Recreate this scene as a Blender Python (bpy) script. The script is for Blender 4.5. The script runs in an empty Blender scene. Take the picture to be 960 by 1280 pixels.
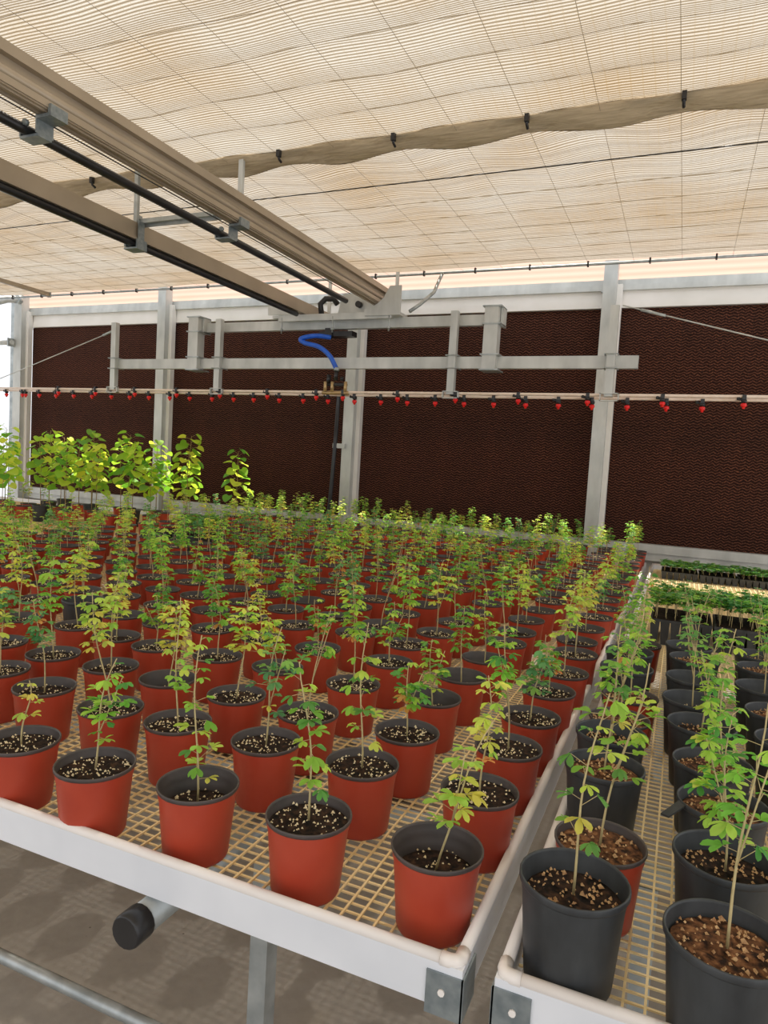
import bpy, math, random
from mathutils import Vector, Matrix
rnd = random.Random(11)
C = bpy.context.scene.collection
PI = math.pi

# ------------------------------------------------------------------ materials
def newmat(name):
    m = bpy.data.materials.new(name); m.use_nodes = True
    nt = m.node_tree; nt.nodes.clear()
    out = nt.nodes.new('ShaderNodeOutputMaterial')
    return m, nt, out
def N(nt, t, **kw):
    n = nt.nodes.new(t)
    for k, v in kw.items():
        if k in n.inputs.keys(): n.inputs[k].default_value = v
        else: setattr(n, k, v)
    return n
def ramp(nt, stops):
    r = nt.nodes.new('ShaderNodeValToRGB')
    while len(r.color_ramp.elements) < len(stops): r.color_ramp.elements.new(.5)
    for e, (p, c) in zip(r.color_ramp.elements, stops):
        e.position = p; e.color = (*c, 1)
    return r
def S(r, g, b):   # sRGB 0-255 -> linear
    f = lambda c: (c/255/12.92 if c/255 <= .04045 else ((c/255+.055)/1.055)**2.4)
    return (f(r), f(g), f(b))
def simple(name, col, col2=None, rough=.5, metal=0, scale=20, bump=0, detail=3, spec=.5, coords='Object', stretch=None):
    m, nt, out = newmat(name)
    b = N(nt, 'ShaderNodeBsdfPrincipled', Roughness=rough, Metallic=metal)
    b.inputs['Specular IOR Level'].default_value = spec
    tc = N(nt, 'ShaderNodeTexCoord')
    src = tc.outputs[coords]
    if stretch:
        mp = N(nt, 'ShaderNodeMapping'); mp.inputs['Scale'].default_value = stretch
        nt.links.new(src, mp.inputs['Vector']); src = mp.outputs[0]
    no = N(nt, 'ShaderNodeTexNoise', Scale=scale, Detail=detail)
    nt.links.new(src, no.inputs['Vector'])
    r = ramp(nt, [(.3, col), (.7, col2 or col)])
    nt.links.new(no.outputs['Fac'], r.inputs['Fac'])
    nt.links.new(r.outputs['Color'], b.inputs['Base Color'])
    if bump:
        bp = N(nt, 'ShaderNodeBump', Strength=bump, Distance=.01)
        nt.links.new(no.outputs['Fac'], bp.inputs['Height']); nt.links.new(bp.outputs[0], b.inputs['Normal'])
    nt.links.new(b.outputs[0], out.inputs['Surface'])
    return m

M = {}
M['red'] = simple('red_plastic', S(178, 66, 42), S(168, 58, 37), rough=.42, scale=14)
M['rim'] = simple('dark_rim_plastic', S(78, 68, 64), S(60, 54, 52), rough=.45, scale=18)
M['black'] = simple('black_plastic', S(34, 36, 38), S(62, 65, 67), rough=.5, scale=22, detail=6, stretch=(1, 1, .35))
M['galv'] = simple('galvanised_steel', S(150, 156, 156), S(188, 193, 192), rough=.42, metal=.55, scale=14, detail=5)
M['galvdull'] = simple('dull_galvanised_steel', S(176, 178, 174), S(208, 209, 204), rough=.5, metal=.25, scale=6, detail=6, stretch=(1, 1, .4))
M['bracket'] = simple('grey_bracket_steel', S(120, 130, 134), S(150, 158, 160), rough=.4, metal=.5, scale=40)
M['alu'] = simple('mill_aluminium', S(218, 221, 226), S(232, 234, 238), rough=.42, metal=.05, scale=5)
M['whitetube'] = simple('cream_rim_tube', S(232, 224, 216), S(240, 234, 228), rough=.35, scale=8)
M['beigerail'] = simple('tan_painted_channel', S(164, 150, 130), S(180, 165, 144), rough=.38, metal=.3, scale=3)
M['blackpipe'] = simple('black_pipe', S(26, 26, 28), S(40, 40, 42), rough=.35, scale=10)
M['mesh'] = simple('cream_coated_wire', S(238, 210, 152), S(246, 224, 172), rough=.45, scale=9)
M['whiteboard'] = simple('white_profile', S(226, 222, 214), S(238, 234, 228), rough=.5, scale=3)
M['blue'] = simple('blue_hose', S(24, 84, 190), S(34, 100, 210), rough=.35)
M['redcap'] = simple('red_nozzle_cap', S(225, 20, 24), S(235, 34, 34), rough=.35)
M['brass'] = simple('brass_fitting', S(170, 140, 96), S(196, 168, 122), rough=.35, metal=.5)
M['pvc'] = simple('pinkish_white_pipe', S(222, 200, 180), S(234, 216, 200), rough=.35)
M['perlite'] = simple('perlite', S(226, 200, 150), S(244, 228, 192), rough=.8, scale=90)
M['bark'] = simple('bark_chip', S(150, 104, 66), S(226, 188, 136), rough=.8, scale=90)
M['stem'] = simple('pale_stem', S(176, 158, 112), S(196, 178, 128), rough=.6, scale=60)
M['reedstem'] = simple('reddish_stem', S(150, 104, 70), S(150, 150, 80), rough=.6, scale=8)
M['concrete'] = simple('concrete', S(150, 146, 138), S(170, 166, 158), rough=.8, scale=4)

def soil_mat(name, a, b_, c):
    m, nt, out = newmat(name)
    b = N(nt, 'ShaderNodeBsdfPrincipled', Roughness=.9)
    b.inputs['Specular IOR Level'].default_value = .2
    tc = N(nt, 'ShaderNodeTexCoord')
    oi = N(nt, 'ShaderNodeObjectInfo')
    no = N(nt, 'ShaderNodeTexNoise', Scale=70, Detail=6)
    add = N(nt, 'ShaderNodeVectorMath', operation='ADD')
    nt.links.new(tc.outputs['Object'], add.inputs[0]); nt.links.new(oi.outputs['Random'], add.inputs[1])
    nt.links.new(add.outputs[0], no.inputs['Vector'])
    r = ramp(nt, [(.38, a), (.55, b_), (.72, c)])
    nt.links.new(no.outputs['Fac'], r.inputs['Fac']); nt.links.new(r.outputs['Color'], b.inputs['Base Color'])
    bp = N(nt, 'ShaderNodeBump', Strength=.9, Distance=.006)
    nt.links.new(no.outputs['Fac'], bp.inputs['Height']); nt.links.new(bp.outputs[0], b.inputs['Normal'])
    nt.links.new(b.outputs[0], out.inputs['Surface'])
    return m
M['soil'] = soil_mat('dark_potting_soil', S(18, 13, 10), S(44, 30, 22), S(70, 48, 32))
M['brownsoil'] = soil_mat('brown_potting_soil', S(38, 24, 16), S(100, 66, 42), S(142, 100, 66))

def leaf_mat(name):
    m, nt, out = newmat(name)
    at = N(nt, 'ShaderNodeAttribute', attribute_name='tint')
    oi = N(nt, 'ShaderNodeObjectInfo')
    hs = N(nt, 'ShaderNodeHueSaturation'); hs.inputs['Value'].default_value = 1.22
    mr = N(nt, 'ShaderNodeMapRange'); mr.inputs['To Min'].default_value = .485; mr.inputs['To Max'].default_value = .515
    nt.links.new(oi.outputs['Random'], mr.inputs['Value']); nt.links.new(mr.outputs[0], hs.inputs['Hue'])
    nt.links.new(at.outputs['Color'], hs.inputs['Color'])
    b = N(nt, 'ShaderNodeBsdfPrincipled', Roughness=.5)
    b.inputs['Specular IOR Level'].default_value = .35
    t = N(nt, 'ShaderNodeBsdfTranslucent')
    mx = N(nt, 'ShaderNodeMixShader', Fac=.5)
    nt.links.new(hs.outputs[0], b.inputs['Base Color']); nt.links.new(hs.outputs[0], t.inputs['Color'])
    nt.links.new(b.outputs[0], mx.inputs[1]); nt.links.new(t.outputs[0], mx.inputs[2])
    nt.links.new(mx.outputs[0], out.inputs['Surface'])
    return m
M['leaf'] = leaf_mat('seedling_leaf')

def floor_mat():
    m, nt, out = newmat('brown_grey_concrete_floor')
    b = N(nt, 'ShaderNodeBsdfPrincipled', Roughness=.55)
    tc = N(nt, 'ShaderNodeTexCoord')
    n1 = N(nt, 'ShaderNodeTexNoise', Scale=1.6, Detail=6); n2 = N(nt, 'ShaderNodeTexNoise', Scale=26, Detail=5)
    n3 = N(nt, 'ShaderNodeTexVoronoi', Scale=9)
    for n in (n1, n2, n3): nt.links.new(tc.outputs['Object'], n.inputs['Vector'])
    r1 = ramp(nt, [(.3, S(152, 146, 136)), (.6, S(158, 151, 141)), (.8, S(158, 146, 126))])
    r2 = ramp(nt, [(.25, (.88, .88, .88)), (.6, (1, 1, 1))])
    r3 = ramp(nt, [(.015, (.35, .3, .25)), (.04, (1, 1, 1))])
    nt.links.new(n1.outputs['Fac'], r1.inputs['Fac']); nt.links.new(n2.outputs['Fac'], r2.inputs['Fac']); nt.links.new(n3.outputs['Distance'], r3.inputs['Fac'])
    a = N(nt, 'ShaderNodeMix', data_type='RGBA', blend_type='MULTIPLY'); a.inputs[0].default_value = 1
    c = N(nt, 'ShaderNodeMix', data_type='RGBA', blend_type='MULTIPLY'); c.inputs[0].default_value = 1
    nt.links.new(r1.outputs[0], a.inputs[6]); nt.links.new(r2.outputs[0], a.inputs[7])
    nt.links.new(a.outputs[2], c.inputs[6]); nt.links.new(r3.outputs[0], c.inputs[7])
    nt.links.new(c.outputs[2], b.inputs['Base Color'])
    bp = N(nt, 'ShaderNodeBump', Strength=.15, Distance=.01)
    nt.links.new(n2.outputs['Fac'], bp.inputs['Height']); nt.links.new(bp.outputs[0], b.inputs['Normal'])
    nt.links.new(b.outputs[0], out.inputs['Surface'])
    return m
M['floor'] = floor_mat()

def math_(nt, op, a, b=None, c=None):
    n = nt.nodes.new('ShaderNodeMath'); n.operation = op
    for i, v in enumerate((a, b, c)):
        if v is None: continue
        if isinstance(v, (int, float)): n.inputs[i].default_value = v
        else: nt.links.new(v, n.inputs[i])
    return n.outputs[0]

def pad_mat():
    # corrugated cellulose: zigzag flutes with open dark mouths between lighter paper edges
    m, nt, out = newmat('corrugated_cellulose_pad')
    b = N(nt, 'ShaderNodeBsdfPrincipled', Roughness=.85)
    b.inputs['Specular IOR Level'].default_value = .15
    tc = N(nt, 'ShaderNodeTexCoord'); sp = N(nt, 'ShaderNodeSeparateXYZ')
    nt.links.new(tc.outputs['Object'], sp.inputs[0])
    no = N(nt, 'ShaderNodeTexNoise', Scale=26, Detail=4); nt.links.new(tc.outputs['Object'], no.inputs['Vector'])
    n2 = N(nt, 'ShaderNodeTexNoise', Scale=1.3, Detail=3); nt.links.new(tc.outputs['Object'], n2.inputs['Vector'])
    x = sp.outputs[0]; z = sp.outputs[2]
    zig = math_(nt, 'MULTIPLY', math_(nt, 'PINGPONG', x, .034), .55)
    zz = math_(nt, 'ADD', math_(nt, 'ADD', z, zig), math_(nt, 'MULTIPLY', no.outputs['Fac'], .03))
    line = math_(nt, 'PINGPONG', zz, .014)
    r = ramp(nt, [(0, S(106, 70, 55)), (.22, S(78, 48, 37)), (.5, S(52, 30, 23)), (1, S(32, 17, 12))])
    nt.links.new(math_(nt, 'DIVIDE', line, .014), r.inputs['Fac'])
    fl = N(nt, 'ShaderNodeTexVoronoi', Scale=62); nt.links.new(tc.outputs['Object'], fl.inputs['Vector'])
    r3 = ramp(nt, [(.12, S(150, 105, 70)), (.26, (1, 1, 1))])
    r2 = ramp(nt, [(.35, (.8, .8, .8)), (.65, (1.15, 1.05, 1.0))])
    nt.links.new(n2.outputs['Fac'], r2.inputs['Fac'])
    a = N(nt, 'ShaderNodeMix', data_type='RGBA', blend_type='MULTIPLY'); a.inputs[0].default_value = 1
    nt.links.new(r.outputs[0], a.inputs[6]); nt.links.new(r2.outputs[0], a.inputs[7])
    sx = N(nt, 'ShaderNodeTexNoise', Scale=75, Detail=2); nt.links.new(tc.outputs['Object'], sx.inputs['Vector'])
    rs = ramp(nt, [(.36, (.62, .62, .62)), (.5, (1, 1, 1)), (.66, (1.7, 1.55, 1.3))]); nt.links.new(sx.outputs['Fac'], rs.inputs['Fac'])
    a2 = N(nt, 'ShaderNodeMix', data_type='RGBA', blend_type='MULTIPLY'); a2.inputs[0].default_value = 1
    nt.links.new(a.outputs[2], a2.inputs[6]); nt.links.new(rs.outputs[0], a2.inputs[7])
    nt.links.new(a2.outputs[2], b.inputs['Base Color'])
    bp = N(nt, 'ShaderNodeBump', Strength=.8, Distance=.008)
    bp.invert = True
    nt.links.new(line, bp.inputs['Height']); nt.links.new(bp.outputs[0], b.inputs['Normal'])
    nt.links.new(b.outputs[0], out.inputs['Surface'])
    return m
M['pad'] = pad_mat()

def screen_mat(name, base1, base2, thin=.1, period=.016):
    # woven shade cloth: narrow strips running across the house, held by thin yarns
    m, nt, out = newmat(name)
    tc = N(nt, 'ShaderNodeTexCoord'); sp = N(nt, 'ShaderNodeSeparateXYZ')
    nt.links.new(tc.outputs['Object'], sp.inputs[0])
    mp = N(nt, 'ShaderNodeMapping'); mp.inputs['Scale'].default_value = (.8, 5, 1)
    nt.links.new(tc.outputs['Object'], mp.inputs['Vector'])
    no = N(nt, 'ShaderNodeTexNoise', Scale=2.2, Detail=4); nt.links.new(mp.outputs[0], no.inputs['Vector'])
    blot = N(nt, 'ShaderNodeTexNoise', Scale=1.1, Detail=5); nt.links.new(tc.outputs['Object'], blot.inputs['Vector'])
    y = math_(nt, 'ADD', sp.outputs[1], math_(nt, 'MULTIPLY', no.outputs['Fac'], .016))
    strip = math_(nt, 'DIVIDE', math_(nt, 'PINGPONG', y, period), period)
    yarn = math_(nt, 'DIVIDE', math_(nt, 'PINGPONG', sp.outputs[0], .03), .03)
    r = ramp(nt, [(.0, S(96, 84, 66)), (.40, base1), (1, base2)])
    nt.links.new(strip, r.inputs['Fac'])
    rb = ramp(nt, [(.38, (1, 1, 1)), (.72, S(240, 224, 200))])
    nt.links.new(blot.outputs['Fac'], rb.inputs['Fac'])
    a = N(nt, 'ShaderNodeMix', data_type='RGBA', blend_type='MULTIPLY'); a.inputs[0].default_value = 1
    nt.links.new(r.outputs[0], a.inputs[6]); nt.links.new(rb.outputs[0], a.inputs[7])
    t = N(nt, 'ShaderNodeBsdfTranslucent'); d = N(nt, 'ShaderNodeBsdfDiffuse')
    nt.links.new(a.outputs[2], t.inputs['Color']); nt.links.new(a.outputs[2], d.inputs['Color'])
    mx = N(nt, 'ShaderNodeMixShader', Fac=.45)
    nt.links.new(t.outputs[0], mx.inputs[1]); nt.links.new(d.outputs[0], mx.inputs[2])
    tr = N(nt, 'ShaderNodeBsdfTransparent')
    gap = math_(nt, 'MULTIPLY', math_(nt, 'GREATER_THAN', strip, .8), math_(nt, 'GREATER_THAN', yarn, .12))
    m2 = N(nt, 'ShaderNodeMixShader')
    nt.links.new(math_(nt, 'MULTIPLY', gap, thin), m2.inputs[0])
    nt.links.new(mx.outputs[0], m2.inputs[1]); nt.links.new(tr.outputs[0], m2.inputs[2])
    nt.links.new(m2.outputs[0], out.inputs['Surface'])
    return m
M['screen'] = screen_mat('woven_shade_cloth', S(149, 141, 128), S(177, 171, 161), thin=.35, period=.0095)
M['screen2'] = screen_mat('woven_shade_cloth_far', S(148, 140, 129), S(167, 161, 151), thin=.3, period=.009)
M['fold'] = simple('gathered_cloth', S(168, 150, 122), S(196, 178, 148), rough=.9, scale=6, bump=.5, stretch=(1, 14, 14))

def poly_mat():
    m, nt, out = newmat('translucent_polycarbonate')
    tc = N(nt, 'ShaderNodeTexCoord'); sp = N(nt, 'ShaderNodeSeparateXYZ'); nt.links.new(tc.outputs['Object'], sp.inputs[0])
    r = ramp(nt, [(0, S(216, 196, 184)), (1, S(230, 214, 204))])
    nt.links.new(math_(nt, 'DIVIDE', math_(nt, 'PINGPONG', sp.outputs[2], .035), .035), r.inputs['Fac'])
    t = N(nt, 'ShaderNodeBsdfTranslucent'); g = N(nt, 'ShaderNodeBsdfGlossy', Roughness=.3)
    nt.links.new(r.outputs[0], t.inputs['Color'])
    mx = N(nt, 'ShaderNodeMixShader', Fac=.08)
    nt.links.new(t.outputs[0], mx.inputs[1]); nt.links.new(g.outputs[0], mx.inputs[2])
    nt.links.new(mx.outputs[0], out.inputs['Surface'])
    return m
M['poly'] = poly_mat()
def film_mat():
    m, nt, out = newmat('clear_film')
    t = N(nt, 'ShaderNodeBsdfTransparent'); t.inputs['Color'].default_value = (.96, .97, .98, 1)
    g = N(nt, 'ShaderNodeBsdfPrincipled', Roughness=.2); g.inputs['Base Color'].default_value = (.8, .82, .85, 1)
    mx = N(nt, 'ShaderNodeMixShader', Fac=.1)
    nt.links.new(t.outputs[0], mx.inputs[1]); nt.links.new(g.outputs[0], mx.inputs[2]); nt.links.new(mx.outputs[0], out.inputs['Surface'])
    return m
M['film'] = film_mat()

# ------------------------------------------------------------------ mesh helper
class MB:
    def __init__(s): s.v = []; s.f = []; s.mi = []; s.col = []; s.sm = []
    def face(s, idx, mi=0, col=None, sm=False): s.f.append(idx); s.mi.append(mi); s.col.append(col); s.sm.append(sm)
    def box(s, x0, x1, y0, y1, z0, z1, mi=0):
        b = len(s.v)
        s.v += [(x, y, z) for z in (z0, z1) for y in (y0, y1) for x in (x0, x1)]
        for q in ((0, 2, 3, 1), (4, 5, 7, 6), (0, 1, 5, 4), (2, 6, 7, 3), (0, 4, 6, 2), (1, 3, 7, 5)):
            s.face([b+i for i in q], mi)
        return s
    def tube(s, pts, r, n=8, mi=0, cap=True, sm=True, col=None):
        pts = [Vector(p) for p in pts]; b = len(s.v); m = len(pts)
        rs = r if isinstance(r, (list, tuple)) else [r]*m
        up = None
        for i, p in enumerate(pts):
            d = (pts[min(i+1, m-1)] - pts[max(i-1, 0)]).normalized()
            if up is None:
                up = Vector((0, 0, 1)) if abs(d.z) < .9 else Vector((1, 0, 0))
            a = d.cross(up).normalized(); c = a.cross(d).normalized(); up = c
            for k in range(n):
                t = 2*PI*k/n
                s.v.append(tuple(p + (a*math.cos(t) + c*math.sin(t))*rs[i]))
        for i in range(m-1):
            for k in range(n):
                k2 = (k+1) % n
                s.face([b+i*n+k, b+i*n+k2, b+(i+1)*n+k2, b+(i+1)*n+k], mi, col, sm)
        if cap:
            s.face([b+k for k in range(n)][::-1], mi, col); s.face([b+(m-1)*n+k for k in range(n)], mi, col)
        return s
    def lathe(s, prof, n=28, mis=None, sm=True, c=(0, 0, 0), wob=0, ph=0):
        b = len(s.v); m = len(prof)
        for r, z in prof:
            for k in range(n):
                t = 2*PI*k/n
                w = 1 + wob*math.sin(2*t+ph)
                s.v.append((c[0]+r*math.cos(t)*w, c[1]+r*math.sin(t)*(2-w), c[2]+z))
        for i in range(m-1):
            for k in range(n):
                k2 = (k+1) % n
                s.face([b+i*n+k, b+i*n+k2, b+(i+1)*n+k2, b+(i+1)*n+k], mis[i] if mis else 0, None, sm)
        return s
    def build(s, name, mats, parent=None, loc=None):
        me = bpy.data.meshes.new(name)
        me.from_pydata([tuple(v) for v in s.v], [], s.f)
        for m in (mats if isinstance(mats, list) else [mats]): me.materials.append(m)
        me.polygons.foreach_set('material_index', s.mi)
        me.polygons.foreach_set('use_smooth', s.sm)
        if any(c is not None for c in s.col):
            a = me.color_attributes.new('tint', 'FLOAT_COLOR', 'CORNER'); data = []
            for f, c in zip(s.f, s.col): data += list((*(c or (.1, .2, .05)), 1))*len(f)
            a.data.foreach_set('color', data)
        me.update()
        o = bpy.data.objects.new(name, me); C.objects.link(o)
        if parent: o.parent = parent
        if loc: o.location = loc
        return o

def tag(o, label, cat, group=None, kind=None):
    o['label'] = label; o['category'] = cat
    if group: o['group'] = group
    if kind: o['kind'] = kind
    return o
def thing(name, label, cat, loc=(0, 0, 0), rz=0, group=None):
    o = bpy.data.objects.new(name, None); C.objects.link(o); o.location = loc; o.rotation_euler = (0, 0, rz)
    o.empty_display_size = .05
    return tag(o, label, cat, group)
def struct(o): o['kind'] = 'structure'; return o
def clone(o, parent=None):
    c = o.copy(); C.objects.link(c)
    if parent: c.parent = parent
    for ch in list(o.children): clone(ch, c)
    return c

# ------------------------------------------------------------------ camera (1.55 m above the floor)
yaw, pitch, roll, f = .404596818, .0698869977, .0581053904, 865.75
def camR():
    cy, sy = math.cos(yaw), math.sin(yaw)
    Rz = Matrix(((cy, sy, 0), (-sy, cy, 0), (0, 0, 1)))
    B = Matrix(((1, 0, 0), (0, 0, -1), (0, 1, 0)))
    Rx = Matrix(((1, 0, 0), (0, math.cos(pitch), -math.sin(pitch)), (0, math.sin(pitch), math.cos(pitch))))
    Rr = Matrix(((math.cos(roll), -math.sin(roll), 0), (math.sin(roll), math.cos(roll), 0), (0, 0, 1)))
    return Rr @ Rx @ B @ Rz
R = camR()
cam_d = bpy.data.cameras.new('camera'); cam = bpy.data.objects.new('camera', cam_d); C.objects.link(cam)
cam_d.sensor_fit = 'VERTICAL'; cam_d.sensor_height = 36; cam_d.lens = 36*f/1280; cam_d.clip_start = .05; cam_d.clip_end = 200
mw = Matrix((R[0], -R[1], -R[2])).transposed().to_4x4(); mw.translation = Vector((0, 0, 1.55))
cam.matrix_world = mw
bpy.context.scene.camera = cam

# ------------------------------------------------------------------ the greenhouse shell
MESH = .71; YW = 7.6
struct(MB().box(-11, 4, -3, 9, -.1, 0).build('floor', M['floor']))
POSTX = [-9.39, -6.54, -3.68, -.82, 2.04]
# back wall: low wall, sill, header, light strip
wl = struct(MB().box(-9.5, 3.2, 7.62, 7.8, 0, .72).build('wall_back', M['concrete']))
sill = MB(); sill.box(-9.5, 3.2, 7.50, 7.8, .80, .885); sill.box(-9.5, 3.2, 7.53, 7.8, .72, .80)
struct(sill.build('trim_1', M['galvdull']))
hd = MB(); hd.box(-9.5, 3.2, 7.56, 7.74, 3.28, 3.36); hd.box(-9.5, 3.2, 7.57, 7.74, 3.36, 3.45)
struct(hd.build('trim_2', M['whiteboard']))
hr = MB(); hr.box(-9.5, 3.2, 7.53, 7.74, 3.45, 3.505); hr.box(-9.5, 3.2, 7.545, 7.74, 3.505, 3.56)
struct(hr.build('trim_3', M['galvdull']))
ps = MB(); ps.box(-9.5, 3.2, 7.66, 7.675, 3.56, 3.98)
struct(ps.build('window_1', M['poly']))
# left wall of clear sheet, mostly outside the frame
struct(MB().box(-9.95, -9.935, 2, 7.8, 0, 3.98).build('wall_left', M['film']))

# posts
names_post = ['leftmost galvanised wall post, in the corner by the bright left wall', 'galvanised wall post behind the tall broad-leaved saplings',
              'galvanised wall post behind the black standing hose', 'wide galvanised wall post right of the boom carriage, near the beam end',
              'galvanised wall post outside the frame on the right']
POSTX[0] = -9.24
for i, x in enumerate(POSTX[:4]):
    w = .085 if i else .10
    t = thing('wall_post', names_post[i], 'post', (x, 7.5, 0), group='posts of the pad wall')
    b = MB(); b.box(-w, w*.55, -.10, .03, 0, 3.72)
    b.build('post_tube', M['galvdull'], t)
    MB().box(w*.55, w*.55+.05, -.02, .055, .88, 3.5).build('edge_channel', M['whiteboard'], t)
    MB().box(-w-.04, w*.55+.04, -.13, .03, 0, .012).build('base_plate', M['galv'], t)
    for z in (.84, 3.42):
        bl = MB(); bl.tube([(-w+.002, -.05, z), (-w-.02, -.05, z)], .012, 6)
        bl.build('bolt', M['galv'], t)
# pads
nm = ['brown corrugated cooling pad in the leftmost bay behind the tall saplings', 'brown corrugated cooling pad in the second bay from the left',
      'brown corrugated cooling pad between the two middle wall posts and right post', 'brown corrugated cooling pad in the rightmost bay beyond the beam end']
nm[2] = 'brown corrugated cooling pad right of the black standing hose'
for i in range(4):
    x0, x1 = POSTX[i]+.06, POSTX[i+1]-.04
    if i == 3: x1 = 3.0
    t = thing('cooling_pad', nm[i], 'cooling pad', (x0, 7.60, .886), group='cooling pads of the back wall')
    n = 5 if i < 3 else 6; w = (x1-x0)/n
    for k in range(n):
        MB().box(-w/2+.0004, w/2-.0004, 0, .15, 0, 2.39).build('pad_section', M['pad'], t, (w*(k+.5), 0, 0))

# left corner: bent duct and side rail
t = thing('bent_side_pipe', 'bent pale grey pipe at the left edge joining the corner post top', 'pipe', (-9.2, 7.05, 3.22))
MB().tube([(.02, .3, .42), (-.08, .18, .40), (-.2, 0, .3), (-.33, -.3, .05), (-.42, -.5, -.2)], .05, 10).build('pipe', M['galvdull'], t)
MB().tube([(.02, .32, .42), (.02, .26, .42)], .065, 10).build('collar', M['galv'], t)
t = thing('side_rail', 'horizontal grey side rail meeting the corner post at the left edge', 'rail', (-9.9, 7.35, 3.02))
MB().tube([(0, 0, 0), (.60, 0, 0)], .035, 10).build('tube', M['galvdull'], t)
MB().box(.56, .58, -.06, .06, -.06, .06).build('flange', M['galv'], t)
t = thing('side_post', 'dark grey outer post behind the leftmost wall post', 'post', (-9.72, 7.72, 0))
MB().box(-.04, .04, -.04, .04, 0, 3.7).build('post_tube', M['galv'], t)
MB().box(-.08, .08, -.08, .08, 0, .012).build('base_plate', M['galv'], t)

# ------------------------------------------------------------------ shade screen ceiling
ZC = 3.58
def cloth(x0, x1, y0, y1, nx, ny, fn):
    b = MB()
    for j in range(ny+1):
        for i in range(nx+1):
            x = x0+(x1-x0)*i/nx; y = y0+(y1-y0)*j/ny
            b.v.append((x, y, fn(x, y)))
    for j in range(ny):
        for i in range(nx):
            a = j*(nx+1)+i; b.face([a, a+nx+1, a+nx+2, a+1], 0, None, True)
    return b
def sag1(x, y):   # gentle pleats between carrier wires
    return ZC + .02 + .012*math.sin(y*2*PI/.34) + .006*math.sin(x*2*PI/.83+y*3)
def sag2(x, y):
    k = math.exp(-(y-4.15)/1.2)
    return ZC + .02 + .009*math.sin(y*2*PI/.17+.9*math.sin(x*3.1)) + .028*k*math.sin(x*2*PI/.83+1.1*math.sin(y*2)) + .008*math.sin(y*2*PI/.52+x*.7)
ce = cloth(-10, 3.2, -2.0, 4.10, 90, 170, sag1).build('ceiling', M['screen']); struct(ce)
cloth(-10, 3.2, 4.14, 6.98, 140, 120, sag2).build('screen_panel', M['screen2'], ce)
# gathered fold of cloth where the two panels meet
fb = MB(); nX = 260; prof = [(-.04, .03), (.02, .0), (.09, -.035), (.15, -.06), (.17, -.10), (.12, -.115), (.06, -.075), (.0, -.045), (-.05, -.01)]
for i in range(nX+1):
    x = -10+13.2*i/nX
    sw = .5+.5*math.cos(2*PI*(x+.97)/.83)
    for k, (py, pz) in enumerate(prof):
        w = .012*math.sin(x*9+k*1.7)+.010*math.sin(x*17+k*2.9)
        fb.v.append((x, 4.10+py*(.72-.22*sw)+w*.8, ZC+.01+pz*(.68-.22*sw)+w*.5))
P_ = len(prof)
for i in range(nX):
    for k in range(P_):
        k2 = (k+1) % P_
        fb.face([i*P_+k, i*P_+k2, (i+1)*P_+k2, (i+1)*P_+k], 0, None, True)
fb.build('gathered_fold', M['fold'], ce)
# stitching yarn rows / crease lines across, wires along
for yy in (.7, 1.05, 1.4, 1.75, 2.1, 2.45, 2.8, 3.12, 3.44, 3.75):
    b = MB(); b.tube([(x*.4-10, yy+.012*math.sin(x*1.3+yy*7), sag1(x*.4-10, yy)-.006) for x in range(34)], .002, 4)
    b.build('crease_cord', M['fold'], ce)
for yy, r in ((4.72, .0045), (5.1, .0025), (5.45, .0022), (5.8, .0022), (6.1, .0022), (6.4, .0022), (6.7, .0022)):
    b = MB(); b.tube([(x*.4-10, yy, ZC-.014) for x in range(34)], r, 4)
    b.build('crease_cord', M['blackpipe'] if r > .004 else M['fold'], ce)
for k in range(32):
    x = 1.9-.415*k
    MB().tube([(x, -2, ZC-.012), (x, 4.1, ZC-.012), (x, 6.98, ZC-.012)], .0014, 4).build('support_wire', M['beigerail'], ce)
for k in range(14):     # black hooks holding the gathered edge
    x = .67-.83*k
    c = MB(); c.tube([(0, 0, .02), (0, -.015, -.01), (0, -.01, -.045), (0, .02, -.055)], .009, 6); c.box(-.012, .012, -.03, .0, -.035, .015)
    c.build('hook', M['blackpipe'], ce, (x, 4.07, ZC+.0))
# edge tube near the pad wall with clips
et = thing('screen_edge_tube', 'thin galvanised tube along the shade screen edge near the pad wall', 'tube', (0, 6.99, ZC-.01))
MB().tube([(-9.3, 0, 0), (3.2, 0, 0)], .014, 8).build('tube', M['galv'], et)
for k in range(18):
    x = .67-.415*1.35*k
    MB().box(-.008, .008, -.016, .016, -.022, .03).build('clip', M['blackpipe'], et, (x, 0, 0))
t = thing('purlin', 'short tan purlin end at the left edge just below the shade screen', 'purlin', (-7.92, 5.0, ZC-.05))
MB().box(-.02, .02, -1.4, 1.8, -.03, .02).build('channel', M['beigerail'], t)
MB().box(-.03, .03, 1.78, 1.8, -.04, .025).build('end_plate', M['galv'], t)

# ------------------------------------------------------------------ hanging rails with pipes
def rail(name, label, x, top, kind):
    t = thing(name, label, 'rail', (x, 0, top))
    y0, y1 = -.6, 6.92
    b = MB()
    if kind == 'wide':
        b.box(-.04, .040, y0, y1, -.052, 0)            # upper lip
        b.box(-.03, .004, y0, y1, -.098, -.052)         # recessed groove
        b.box(-.045, .026, y0, y1, -.185, -.098)         # lower chamber
        b.tube([(.016, y0, -.125), (.016, y1, -.125)], .027, 14)
        b.box(-.03, .034, y0, y1, -.178, -.125)
        b.box(-.05, -.03, y0, y1, -.197, -.16); b.box(.0, .012, y0, y1, -.194, -.18)
    else:
        b.box(-.03, .03, y0, y1, -.115, 0)
        b.box(-.045, .045, y0, y1, -.125, -.11)
    b.build('channel', M['beigerail'], t)
    return t
ra = rail('boom_rail', 'wide tan double channel rail hung under the screen, right of the pair', -2.96, 3.33, 'wide')
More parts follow.
